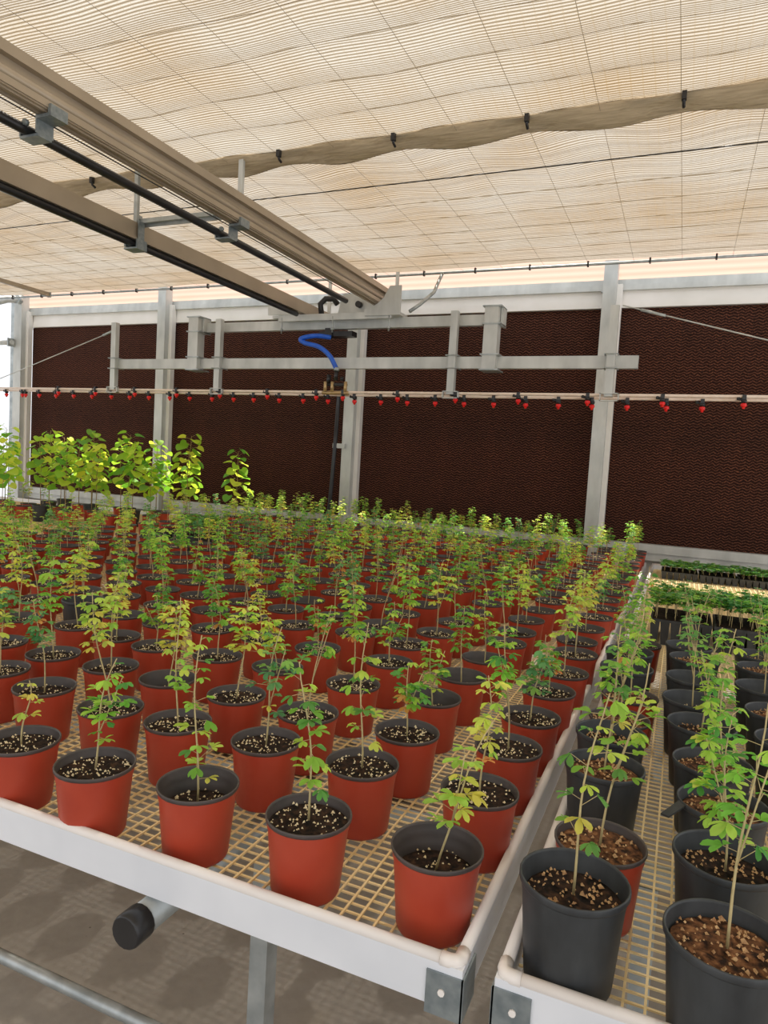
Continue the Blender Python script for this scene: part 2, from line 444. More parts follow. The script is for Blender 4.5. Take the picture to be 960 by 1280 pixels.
MB().tube([(-.13, -.6, -.255), (-.13, 6.0, -.255)], .026, 10).build('water_pipe', M['blackpipe'], ra)
MB().tube([(-.09, -.6, -.19), (-.09, 6.0, -.19)], .004, 5).build('cable', M['blackpipe'], ra)
rb = rail('boom_rail', 'narrow tan channel rail hung under the screen, left of the pair', -3.76, 3.165, 'narrow')
MB().tube([(.01, -.6, -.15), (.01, 6.2, -.15)], .026, 10).build('water_pipe', M['blackpipe'], rb)
def hanger(rt, y, dz, bracket=True, low=-.28):
    if dz:
        h = MB(); h.box(-.018, .018, y-.012, y+.012, 0, dz)
        h.build('hanger_strap', M['galvdull'], rt)
    if bracket:
        c = MB(); c.box(-.045, .05, y-.05, y+.05, -.215, -.2); c.box(.03, .05, y-.05, y+.05, -.2, -.16)
        c.box(-.052, -.045, y-.05, y+.05, low, -.05); c.box(-.17, -.045, y-.04, y+.04, low-.012, low)
        c.box(-.175, -.165, y-.04, y+.04, low, low+.05)
        c.tube([(-.10, y-.055, -.235), (-.10, y-.075, -.235)], .016, 6)
        c.build('pipe_bracket', M['bracket'], rt)
for y in (2.53, 4.08): hanger(ra, y, .25 if y > 3 else 0)
for y in (3.95,):
    h = MB(); h.box(-.016, .016, y-.012, y+.012, 0, .415); h.build('hanger_strap', M['galv'], rb)
    c = MB(); c.box(-.06, -.045, y-.05, y+.05, -.17, .03); c.box(-.06, .06, y-.05, y+.05, -.19, -.178); c.box(.05, .06, y-.05, y+.05, -.178, -.12)
    c.box(.045, .052, y-.03, y+.03, -.178, .01)
    c.build('pipe_bracket', M['bracket'], rb)
for rt, dz in ((ra, .24), (rb, .405)):
    h = MB(); h.box(.0, .036, 6.86, 6.88, 0, dz); h.build('hanger_strap', M['galvdull'], rt)
h = MB(); h.box(-3.79, -2.98, 3.97, 4.01, 3.175, 3.205); h.box(-3.79, -3.76, 3.955, 4.01, 3.16, 3.235)
h.box(-3.79, -2.98, 4.006, 4.012, 3.155, 3.205)
tag(h.build('cross_strut', M['galv']), 'galvanised cross strut linking the two hanging boom rails', 'strut')

# ------------------------------------------------------------------ irrigation boom
YB = 6.40
bm = thing('irrigation_boom', 'galvanised irrigation boom with twin spray pipes and red nozzles, hung from the rails', 'irrigation boom', (-3.35, YB, 2.25))
def loc(x, y, z): return (x+3.35, y-YB, z-2.25)
def bbox(mb, x0, x1, y0, y1, z0, z1, mi=0):
    mb.box(x0+3.35, x1+3.35, y0-YB, y1-YB, z0-2.25, z1-2.25, mi)
b = MB(); bbox(b, -5.20, -1.66, YB+.02, YB+.08, 2.90, 3.00); b.build('upper_beam', M['galvdull'], bm)
b = MB(); bbox(b, -6.38, -.44, YB-.03, YB+.03, 2.49, 2.60); b.build('lower_beam', M['galvdull'], bm)
for x in (-6.30, -4.80, -2.10, -.66):
    b = MB(); bbox(b, x-.035, x+.035, YB-.09, YB-.03, 2.24, 3.02); b.build('drop_arm', M['galvdull'], bm)
    for z in (2.485, 2.605):
        c = MB(); c.tube([loc(x-.055, YB-.10, z), loc(x+.055, YB-.10, z)], .006, 5)
        c.box(x+3.35-.06, x+3.35-.05, -.106, .035, z-2.25-.005, z-2.25+.005); c.box(x+3.35+.05, x+3.35+.06, -.106, .035, z-2.25-.005, z-2.25+.005)
        c.build('u_bolt', M['galv'], bm)
    c = MB()
    for (xa, xb, za, zb) in ((-.07, .09, 2.262, 2.27), (-.07, .09, 2.20, 2.208), (-.07, -.062, 2.20, 2.27), (.082, .09, 2.20, 2.27)):
        bbox(c, x+xa, x+xb, YB-.105, YB-.07, za, zb)
    c.build('pipe_clamp', M['galvdull'], bm)
for x in (-5.13, -1.74):
    b = MB(); bbox(b, x-.065, x+.065, YB-.10, YB+.02, 2.47, 3.05)
    b.build('connector_post', M['galvdull'], bm)
    for z in (2.47, 2.61, 2.89, 3.05):
        c = MB(); bbox(c, x-.085, x+.095, YB-.11, YB+.09, z-.006, z+.006)
        c.build('clamp_plate', M['galv'], bm)
    c = MB(); bbox(c, x+.07, x+.095, YB-.03, YB+.09, 2.88, 3.05); c.build('clamp_cheek', M['galvdull'], bm)
for yy, zz, rr in ((YB-.06, 2.245, .013), (YB-.01, 2.222, .013)):
    MB().tube([loc(-8.75, yy, zz-.01), loc(-3.4, yy, zz), loc(2.2, yy, zz+.02)], rr, 8).build('spray_pipe', M['pvc'], bm)
# nozzles
NX = [9, 29, 33, 50, 71, 78, 93, 116, 124, 140, 163, 173, 187, 213, 225, 238, 266, 279, 293, 318, 338, 350, 380, 399, 411, 432, 444, 477, 500, 510, 545, 572, 581, 618, 650, 658, 699, 736, 741, 785, 829, 834, 879, 930]
HI = {78, 124, 173, 225, 279, 338, 399, 432, 500, 572, 650, 736, 829, 930}
def x_at(px):     # metres along the pipe for each nozzle seen (spacing about 0.18 m)
    d = R.transposed() @ Vector((px-480, 495-640, f)); return d.x*YB/d.y
proto = None
for px in NX:
    x = x_at(px); hi = px in HI
    if proto is None:
        n = MB(); n.tube([(0, 0, .018), (0, 0, -.03)], .013, 8); n.tube([(0, 0, -.003), (0, 0, -.024)], .022, 8); n.tube([(-.042, 0, .0), (.014, 0, 0)], .012, 6); n.tube([(-.042, 0, -.008), (-.042, 0, .016)], .015, 6)
        n.box(-.015, .015, -.02, .02, .0, .034)
        o = n.build('nozzle', M['blackpipe'], bm)
        c = MB(); c.lathe([(.0, -.078), (.010, -.076), (.013, -.062), (.022, -.056), (.024, -.044), (.020, -.032), (.0, -.028)], 10)
        c.build('nozzle_cap', M['redcap'], o); proto = o
    else: o = clone(proto, bm)
    o.location = loc(x, YB-.06 if hi else YB-.01, 2.235 if hi else 2.205)
# guy wires
MB().tube([loc(-8.55, YB-.05, 2.27), loc(-6.33, YB-.05, 2.93)], .006, 5).build('guy_wire', M['galvdull'], bm)
MB().tube([loc(-.60, YB-.06, 3.02), loc(2.1, YB-.05, 2.27)], .006, 5).build('guy_wire', M['galvdull'], bm)
b = MB(); b.tube([loc(-6.50, YB-.05, 2.88), loc(-6.36, YB-.05, 2.925)], .014, 6); b.build('turnbuckle', M['galv'], bm)
b = MB(); b.tube([loc(-.45, YB-.06, 2.978), loc(-.25, YB-.06, 2.922)], .013, 6); b.build('turnbuckle', M['galv'], bm)
# carriage plate
b = MB(); bbox(b, -4.10, -2.66, YB-.10, YB+.12, 3.0, 3.03); bbox(b, -4.02, -2.74, YB-.11, YB-.09, 2.965, 3.03)
b.build('carriage_plate', M['galvdull'], bm)
b = MB(); bb = len(b.v)
def prism(mb, poly, y0, y1):   # poly in (x,z), world numbers
    s = len(mb.v); n = len(poly)
    for y in (y0, y1):
        for (x, z) in poly: mb.v.append(loc(x, y, z))
    mb.face([s+i for i in range(n)]); mb.face([s+n+i for i in range(n)][::-1])
    for i in range(n): mb.face([s+i, s+n+i, s+n+(i+1) % n, s+(i+1) % n])
prism(b, [(-3.02, 2.99), (-2.64, 2.99), (-2.64, 3.27), (-2.76, 3.27), (-2.82, 3.16), (-2.90, 3.09), (-3.02, 3.05)], YB-.13, YB-.112)
b.build('gusset_plate', M['galvdull'], bm); b = MB()
prism(b, [(-4.14, 3.03), (-3.85, 3.03), (-3.88, 3.06), (-4.10, 3.14), (-4.14, 3.12)], YB-.13, YB-.112)
b.build('gusset_plate', M['galvdull'], bm)
b = MB(); prism(b, [(-3.42, 3.03), (-2.9, 3.03), (-2.96, 3.14), (-3.06, 3.26), (-3.36, 3.26)], YB+.05, YB+.07)
b.build('roller_plate', M['galvdull'], bm)
for x, z in ((-3.16, 3.14), (-3.9, 3.07)):
    MB().tube([loc(x, YB+.0, z), loc(x, YB+.05, z)], .032, 14).build('roller', M['blackpipe'], bm)
for x in (-3.98, -3.38, -2.76):
    b = MB(); b.tube([loc(x, YB-.105, 3.0), loc(x, YB-.105, 2.84)], .008, 6)
    b.tube([loc(x, YB-.105, 2.885), loc(x, YB-.105, 2.865)], .02, 6)
    b.build('u_bolt', M['galv'], bm)
# motor box and cables on the carriage
b = MB(); bbox(b, -3.58, -3.20, YB-.02, YB+.10, 2.82, 2.87); bbox(b, -3.50, -3.42, YB-.04, YB+.0, 2.80, 2.90)
b.build('valve_box', M['blackpipe'], bm)
MB().tube([loc(-3.56, YB-.02, 3.04), loc(-3.58, YB-.02, 3.15), loc(-3.52, YB-.02, 3.2), loc(-3.44, YB, 3.2), loc(-3.42, YB+.05, 3.16)], .03, 8).build('pipe_elbow', M['blackpipe'], bm)
MB().tube([loc(-2.60, YB+.02, 3.05), loc(-2.52, YB+.1, 3.14), loc(-2.46, YB+.3, 3.30), loc(-2.44, YB+.45, 3.52)], .018, 7).build('cable_loop', M['galv'], bm)
# blue hose
def cr(pts, n=6):
    out = []; P = [Vector(pts[0])]+[Vector(p) for p in pts]+[Vector(pts[-1])]
    for i in range(1, len(P)-2):
        for k in range(n):
            t = k/n; a, b_, c, d = P[i-1:i+3]
            out.append(.5*((2*b_)+(c-a)*t+(2*a-5*b_+4*c-d)*t*t+(3*b_-3*c+d-a)*t**3))
    out.append(P[-2]); return out
MB().tube(cr([loc(-3.42, YB-.05, 2.80), loc(-3.56, YB-.13, 2.805), loc(-3.70, YB-.17, 2.77), loc(-3.66, YB-.16, 2.73), loc(-3.50, YB-.15, 2.69), loc(-3.38, YB-.13, 2.60), loc(-3.31, YB-.10, 2.47)]), .024, 10).build('blue_hose', M['blue'], bm)
MB().tube([loc(-3.31, YB-.10, 2.49), loc(-3.31, YB-.10, 2.455)], .029, 10).build('hose_clamp', M['galv'], bm)
b = MB()
b.tube([loc(-3.31, YB-.10, 2.46), loc(-3.32, YB-.09, 2.36)], .02, 8)
b.tube([loc(-3.43, YB-.07, 2.32), loc(-3.20, YB-.07, 2.32)], .017, 8)
b.tube([loc(-3.41, YB-.07, 2.34), loc(-3.41, YB-.07, 2.42)], .022, 8)
b.tube([loc(-3.26, YB-.07, 2.36), loc(-3.26, YB-.07, 2.40)], .018, 8)
b.build('valve_body', M['blackpipe'], bm)
b = MB()
for x in (-3.44, -3.36, -3.21):
    b.tube([loc(x, YB-.08, 2.25), loc(x, YB-.08, 2.35)], .018, 8)
b.tube([loc(-3.48, YB-.06, 2.24), loc(-3.18, YB-.06, 2.24)], .02, 8)
b.build('brass_manifold', M['brass'], bm)

# standing black hose on the wall post
t = thing('standing_hose', 'black upright hose strapped to the middle wall post below the boom', 'hose', (-3.87, 7.38, 0))
MB().tube([(-.03, 0, 0), (-.01, 0, .9), (.03, -.01, 1.7), (.04, 0, 2.33)], .024, 10).build('hose', M['blackpipe'], t)
MB().box(.0, .16, -.015, .03, 1.70, 1.755).build('strap', M['galvdull'], t)

# ------------------------------------------------------------------ benches
def bench(label, x0, x1, y0, y1, name='growing_bench', legs=()):
    t = thing(name, label, 'bench', (x0, y0, 0), group='mesh growing benches')
    W = x1-x0; D = y1-y0
    H0, H1 = .668, .742
    for nm_, bx_ in (('front_rail', (0, W, 0, .02)), ('back_rail', (0, W, D-.02, D)), ('side_rail', (0, .02, .02, D-.02)), ('side_rail', (W-.02, W, .02, D-.02))):
        b = MB(); b.box(bx_[0], bx_[1], bx_[2], bx_[3], H0, H1)
        # inner ledge that carries the mesh
        if nm_ == 'front_rail': b.box(.0, W, .02, .034, H0, H0+.008)
        b.build(nm_, M['alu'], t)
    r = .0105
    b = MB()
    b.tube([(.025, .01, .745), (W-.025, .01, .745)], r, 12); b.tube([(.0, D-.01, .745), (W, D-.01, .745)], r, 12)
    b.tube([(.01, .03, .745), (.01, D, .745)], r, 12); b.tube([(W-.01, .03, .745), (W-.01, D, .745)], r, 12)
    b.build('rim_tube', M['whitetube'], t)
    for cx in (.01, W-.01):
        q = 1 if cx < 1 else -1
        b = MB(); b.tube([(cx+.030*q, .01, .745), (cx+.016*q, .01, .745), (cx+.008*q, .0115, .745), (cx+.0025*q, .0155, .745), (cx, .022, .745), (cx, .040, .745)], .0118, 14)
        b.build('corner_elbow', M['whitetube'], t)
        s = 1 if cx < 1 else -1
        xa, xb = sorted((cx-.013*s, cx+.050*s))
        b = MB(); b.box(xa, xb, -.004, .0, .655, .728)
        xs = -.004 if s > 0 else W
        b.box(xs, xs+.004, -.004, .07, .655, .728)
        br = b.build('corner_bracket', M['bracket'], t)
        b = MB(); b.tube([(cx+.022*s, -.004, .698), (cx+.022*s, -.008, .698)], .006, 8); b.build('rivet', M['whitetube'], br)
    # coated wire mesh
    b = MB(); w = .0022
    n = int(round((W-.04)/.034))
    for i in range(1, n):
        x = .02+(W-.04)*i/n; b.box(x-w, x+w, .02, D-.02, MESH-.004, MESH)
    n = int(round((D-.04)/.0255))
    for j in range(1, n):
        y = .02+(D-.04)*j/n; b.box(.02, W-.02, y-w, y+w, MESH-.0068, MESH-.0035)
    b.build('wire_mesh', M['mesh'], t)
    # supports under the mesh
    for y in [v for v in (.55, 1.75, 2.95, 4.15, 5.35) if v < D]:
        MB().box(.02, W-.02, y-.02, y+.02, MESH-.05, MESH-.012).build('cross_bearer', M['galv'], t)
    for (lx, ly) in legs:
        MB().box(lx-x0-.022, lx-x0+.022, ly-y0-.022, ly-y0+.022, 0, MESH-.05).build('leg', M['galv'], t)
        MB().box(lx-x0-.05, lx-x0+.05, ly-y0-.05, ly-y0+.05, 0, .008).build('foot_plate', M['galv'], t)
    return t
X0 = -.262; YF = 1.043; YE = 7.02
left = bench('large grey mesh bench carrying the rows of red pots, left of the walkway gap', -4.62, X0, YF, YE,
             legs=[(x, y) for x in (-.78, -2.3, -3.9) for y in (1.28, 3.3, 5.2, 6.7)])
lo = left.location
MB().tube([(-4.3-lo.x, 1.27-lo.y, .15), (-.78-lo.x, 1.27-lo.y, .15)], .016, 10).build('lower_tube', M['galv'], left)
for xx in (-.91, -2.9):
    rp = MB().tube([(xx-lo.x, 1.0-lo.y, .625), (xx-lo.x, 6.9-lo.y, .625)], .031, 14).build('roller_pipe', M['galv'], left)
    MB().tube([(xx-lo.x, .985-lo.y, .625), (xx-lo.x, .99-lo.y, .625), (xx-lo.x, 1.03-lo.y, .625)], [.031, .034, .034], 16).build('end_cap', M['blackpipe'], rp)
farb = bench('far left mesh bench mostly hidden behind crowded pots', -9.1, -4.66, 2.6, YE, legs=[(x, y) for x in (-5.2, -8.4) for y in (3.2, 6.6)])
right = bench('right hand mesh bench carrying black pots and seedling trays', -.212, 1.9, 1.055, YE,
              legs=[(x, y) for x in (.0, 1.6) for y in (1.6, 3.8, 6.5)])
rt_ = right.location
for xx in (.35,):
    rp = MB().tube([(xx-rt_.x, 1.10-rt_.y, .62), (xx-rt_.x, 6.9-rt_.y, .62)], .031, 14).build('roller_pipe', M['galv'], right)

# ------------------------------------------------------------------ pots and plants
def pot_mesh(r, h, seed, black=False):
    """outer shell + rim part; base at z=0"""
    rb = r*.80
    body = MB(); ph = seed*1.3
    w = .012 if black else .004
    z1 = h-.012
    body.lathe([(0.0, .004), (rb*.8, .004), (rb*.86, 0), (rb*.97, 0), (rb, .006), (rb+(r*.955-rb)*.8, h*.80), (r*.955, z1-.008), (r*.962, z1+(0 if black else .004))], 32, wob=w, ph=ph)
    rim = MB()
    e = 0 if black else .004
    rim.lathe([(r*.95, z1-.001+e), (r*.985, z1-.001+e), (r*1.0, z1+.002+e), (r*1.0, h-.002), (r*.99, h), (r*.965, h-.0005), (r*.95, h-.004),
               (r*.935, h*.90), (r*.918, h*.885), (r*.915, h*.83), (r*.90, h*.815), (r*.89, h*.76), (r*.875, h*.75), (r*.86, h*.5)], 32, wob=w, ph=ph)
    return body, rim
def soil_mesh(r, level, seed, chips, big=False):
    rr = random.Random(seed); b = MB(); n = 20; rings = 5
    b.v.append((0, 0, level+.003))
    for i in range(1, rings+1):
        for k in range(n):
            t = 2*PI*k/n; q = r*i/rings
            b.v.append((q*math.cos(t), q*math.sin(t), level+(rr.uniform(-.003, .004) if i < rings else -.003)))
    for k in range(n): b.face([0, 1+k, 1+(k+1) % n], 0, None, True)
    for i in range(rings-1):
        for k in range(n):
            a = 1+i*n; b.face([a+k, a+n+k, a+n+(k+1) % n, a+(k+1) % n], 0, None, True)
    for _ in range(chips):
        q = r*math.sqrt(rr.random())*.96; t = rr.uniform(0, 2*PI); s = rr.uniform(.0014, .0034)*(1.25 if big else 1)
        if rr.random() < .12: s *= 1.5
        x, y = q*math.cos(t), q*math.sin(t); z = level+.002; s0 = len(b.v)
        a0 = rr.uniform(0, 3)
        for (dx, dy, dz) in ((1, 0, 0), (-.4, .8, 0), (-.5, -.9, 0), (.1, .1, 1.2), (.6, .7, .5)):
            ca, sa = math.cos(a0), math.sin(a0)
            b.v.append((x+s*(dx*ca-dy*sa), y+s*(dx*sa+dy*ca), z+s*dz))
        for fc in ((0, 1, 3), (1, 2, 3), (2, 0, 3), (0, 4, 3), (0, 1, 4), (1, 3, 4)): b.face([s0+i for i in fc], 1)
    return b

LW = [(0, 0), (.12, .22), (.38, .75), (.66, 1), (.88, .78), (1, 0)]
def leaflet(b, base, d, nrm, L, W, col):
    d = d.normalized(); side = d.cross(nrm).normalized(); up = side.cross(d).normalized()
    s = len(b.v); droop = .18*L
    rows = []
    for (t, w) in LW:
        c = base + d*(L*t) - up*(droop*t*t)
        if w == 0: b.v.append(tuple(c)); rows.append((len(b.v)-1,))
        else:
            hw = W*.5*w
            b.v.append(tuple(c-side*hw+up*hw*.35)); b.v.append(tuple(c)); b.v.append(tuple(c+side*hw+up*hw*.35))
            rows.append((len(b.v)-3, len(b.v)-2, len(b.v)-1))
    for a, c in zip(rows, rows[1:]):
        if len(a) == 1: b.face([a[0], c[0], c[1]], 0, col, True); b.face([a[0], c[1], c[2]], 0, col, True)
        elif len(c) == 1: b.face([a[0], c[0], a[1]], 0, col, True); b.face([a[1], c[0], a[2]], 0, col, True)
        else: b.face([a[0], c[0], c[1], a[1]], 0, col, True); b.face([a[1], c[1], c[2], a[2]], 0, col, True)
PAL = {'green': [S(122, 178, 66), S(146, 196, 74), S(98, 158, 74), S(178, 208, 84)],
       'yellow': [S(190, 216, 92), S(208, 222, 98), S(156, 204, 82), S(216, 214, 96)],
       'blue': [S(88, 146, 92), S(116, 172, 106), S(106, 164, 84), S(142, 186, 90)],
       'autumn': [S(204, 212, 98), S(212, 200, 94), S(160, 196, 82), S(184, 208, 92)]}
def seedling(seed, H, lean, palette, n_leaf, start=.18, size=1., fork=False):
    """stem mesh and leaf mesh, root at z=0"""
    rr = random.Random(seed)
    st, lf = MB(), MB()
    pts = []; n = 9; ang = rr.uniform(0, 6.28)
    for i in range(n+1):
        t = i/n
        pts.append(Vector((lean[0]*H*t**1.3 + .012*math.sin(t*5+ang)*t, lean[1]*H*t**1.3+.010*math.cos(t*4+ang)*t, H*t)))
    st.tube(pts, [.0024-.0013*i/n for i in range(n+1)], 6)
    stems = [pts]
    if fork:
        k = 3; a = rr.uniform(0, 6.28)
        p2 = [pts[k] + Vector((math.cos(a)*.045*t, math.sin(a)*.045*t, H*.5*t)) for t in (0, .3, .6, 1)]
        st.tube(p2, [.0018, .0015, .0013, .001], 5); stems.append(p2)
    for q in range(n_leaf):
        P = stems[0] if (len(stems) == 1 or rr.random() < .65) else stems[1]
        t = start+(1-start)*(q+rr.random()*.8)/n_leaf if P is stems[0] else rr.uniform(.3, 1)
        t = min(t, .999); u = t*(len(P)-1); i = int(u); p = P[i].lerp(P[i+1], u-i)
        a = q*2.4+rr.uniform(-.5, .5); el = rr.uniform(-.1, .7)
        d = Vector((math.cos(a)*math.cos(el), math.sin(a)*math.cos(el), math.sin(el)))
        pl = rr.uniform(.012, .034)*size*(1.25-.55*t)
        tip = p+d*pl
        st.tube([p, p+d*pl*.6, tip], .0007, 3, cap=False)
        pal = PAL[palette]
        c0 = pal[min(3, int(rr.random()*4))]
        if t < .4 and rr.random() < .35: c0 = rr.choice(PAL['yellow'])
        if rr.random() < .02: c0 = S(206, 150, 80)
        m = rr.choice((3, 3, 4, 5, 5)); L0 = rr.uniform(.021, .035)*size*(1.12-.3*t)
        hd_ = Vector((d.x, d.y, 0)).normalized(); droop = rr.uniform(-.6, .3)
        for k in range(m):
            fa = (k-(m-1)/2)*rr.uniform(.72, .98)
            ca, sa = math.cos(fa), math.sin(fa)
            dd = Vector((hd_.x*ca-hd_.y*sa, hd_.x*sa+hd_.y*ca, droop+rr.uniform(-.25, .2)))
            v = rr.uniform(.85, 1.15)
            leaflet(lf, tip, dd, Vector((rr.uniform(-.4, .4), rr.uniform(-.4, .4), 1)), L0*(1-.12*abs(k-(m-1)/2)), L0*.43, tuple(x*v for x in c0))
    return st, lf

# prototype meshes (mesh data shared by copies)
def data(b, mats, nm_):
    o = b.build(nm_, mats); me = o.data; bpy.data.objects.remove(o); return me
SOILR = .0735
red_body, red_rim = zip(*[pot_mesh(.085, .152, s) for s in range(3)])
D_red = [data(b, [M['red']], 'flower_pot') for b in red_body]
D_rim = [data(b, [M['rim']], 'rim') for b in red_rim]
blk = [pot_mesh(.089, .178, s, True) for s in range(3)]
D_bbody = [data(b[0], [M['black']], 'flower_pot') for b in blk]
D_brim = [data(b[1], [M['black']], 'rim') for b in blk]
SL = [.134, .138, .128, .102]       # soil level in the red pots
D_soil = [data(soil_mesh(.078 if SL[i] > .12 else .0745, SL[i], i+3, [120, 85, 70, 70][i]), [M['soil'], M['perlite']], 'soil') for i in range(4)]
BL = [.156, .145, .132]
D_bsoil = [data(soil_mesh(.079, BL[i], i+30, 110, True), [M['brownsoil'] if i == 0 else M['soil'], M['bark'] if i < 2 else M['perlite']], 'soil') for i in range(3)]
D_rsoilb = data(soil_mesh(.078, .138, 77, 80, True), [M['brownsoil'], M['bark']], 'soil')
VAR = {}
def variant(key, seed, H, lean, pal, nl, **kw):
    st, lf = seedling(seed, H, lean, pal, nl, **kw)
    VAR[key] = (data(st, [M['stem']], 'stem'), data(lf, [M['leaf']], 'foliage'))
vk = []
for i in range(18):
    r_ = random.Random(500+i)
    pal = ['green', 'green', 'yellow', 'green', 'blue', 'green', 'yellow', 'green', 'autumn'][i % 9]
    H = r_.uniform(.19, .36)
    variant('v%d' % i, 500+i, H, (r_.uniform(-.18, .18), r_.uniform(-.12, .12)), pal, r_.randint(20, 32), start=r_.uniform(.34, .56), fork=i % 3 == 0, size=r_.uniform(.9, 1.12))
    vk.append('v%d' % i)
DESC = {'green': 'green', 'yellow': 'yellow-green', 'blue': 'dark green', 'autumn': 'yellowing'}
ORD = ['first', 'second', 'third', 'fourth', 'fifth', 'sixth', 'seventh', 'eighth', 'ninth', 'tenth', 'eleventh', 'twelfth', 'thirteenth', 'fourteenth', 'fifteenth', 'sixteenth',
       'seventeenth', 'eighteenth', 'nineteenth', 'twentieth']
def potted(x, y, key, kind='red', soil=0, rz=0, label='', group=None, z=MESH, pv=None, tilt=(0, 0), name='potted_seedling'):
    t = thing(name, label, 'potted plant', (x, y, z), rz, group)
    t.rotation_euler = (tilt[0], tilt[1], rz)
    pv = rnd.randrange(3) if pv is None else pv
    if kind in ('red', 'redbrown'): bd, rm, sd = D_red[pv], D_rim[pv], (D_soil[soil] if kind == 'red' else D_rsoilb); lev = SL[soil] if kind == 'red' else .138
    else: bd, rm, sd = D_bbody[pv], D_brim[pv], D_bsoil[soil]; lev = BL[soil]
    def add(nm_, me, par, zz=0, rot=None):
        o = bpy.data.objects.new(nm_, me); C.objects.link(o); o.parent = par; o.location = (0, 0, zz)
        if rot is not None: o.rotation_euler = (0, 0, rot)
        return o
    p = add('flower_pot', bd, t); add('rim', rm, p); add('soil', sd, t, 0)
    if key:
        s = add('stem', VAR[key][0], t, lev, -rz if key.startswith('f') else None)
        add('foliage', VAR[key][1], s)
    return t

# hand-made plants for the front pots: (height, lean, palette, leaves)
def F(key, seed, H, lean, pal, nl, **kw): variant(key, seed, H, lean, pal, nl, **kw)
F('f00', 1, .29, (.30, .10), 'yellow', 20, start=.22, size=1.07, fork=True)
F('f10', 2, .31, (-.10, .05), 'green', 20, start=.22, size=1.03)
F('f20', 3, .36, (-.04, .0), 'green', 20, start=.14, size=0.99)
F('f30', 4, .25, (.12, .05), 'green', 22, start=.30, size=1.03, fork=True)
F('f40', 5, .16, (.10, .0), 'autumn', 8, start=.35, size=.8)
F('f01', 6, .27, (.05, -.05), 'yellow', 16, start=.35, size=0.99)
F('f11', 7, .34, (-.05, .0), 'green', 18, start=.2, size=0.99)
F('f21', 8, .30, (.08, .0), 'blue', 24, start=.3, size=0.95, fork=True)
F('f31', 9, .33, (-.12, .05), 'yellow', 18, start=.32, size=0.95)
FRONT = {(0, 0): ('f00', 3), (1, 0): ('f10', 0), (2, 0): ('f20', 3), (3, 0): ('f30', 0), (4, 0): ('f40', 0),
         (0, 1): ('f01', 1), (1, 1): ('f11', 0), (2, 1): ('f21', 0), (3, 1): ('f31', 0)}
COLX = [-.335, -.60, -.865, -1.11, -1.345, -1.59, -1.82, -2.05]
ROWY = [1.10, 1.365, 1.607, 1.88, 2.15, 2.41, 2.65, 2.88, 3.13, 3.40, 3.67]
MEAS = {(4, 0): (-1.327, 1.092), (3, 0): (-1.097, 1.085), (2, 0): (-.855, 1.12), (1, 0): (-.60, 1.125), (0, 0): (-.348, 1.14),
        (5, 1): (-1.578, 1.369), (4, 1): (-1.317, 1.349), (3, 1): (-1.108, 1.361), (2, 1): (-.858, 1.374), (1, 1): (-.608, 1.38), (0, 1): (-.340, 1.39),
        (6, 1): (-1.809, 1.41), (6, 2): (-1.815, 1.605), (5, 2): (-1.576, 1.61), (4, 2): (-1.352, 1.607), (3, 2): (-1.103, 1.601), (2, 2): (-.866, 1.588), (1, 2): (-.589, 1.605), (0, 2): (-.340, 1.65),
        (5, 3): (-1.62, 1.86), (6, 3): (-1.82, 1.88), (4, 3): (-1.38, 1.88), (3, 3): (-1.15, 1.885), (2, 3): (-.87, 1.87), (1, 3): (-.62, 1.89), (0, 3): (-.335, 1.89), (7, 3): (-2.04, 1.91),
        (4, 4): (-1.39, 2.17), (5, 4): (-1.62, 2.17), (3, 4): (-1.15, 2.16), (2, 4): (-.87, 2.15), (1, 4): (-.61, 2.14), (0, 4): (-.33, 2.15), (6, 4): (-1.82, 2.13), (7, 4): (-2.04, 2.14),
        (3, 5): (-1.14, 2.45), (2, 5): (-.91, 2.41), (1, 5): (-.60, 2.39), (5, 5): (-1.62, 2.41), (4, 5): (-1.39, 2.41), (0, 5): (-.32, 2.38), (7, 5): (-2.05, 2.39), (6, 5): (-1.82, 2.42)}
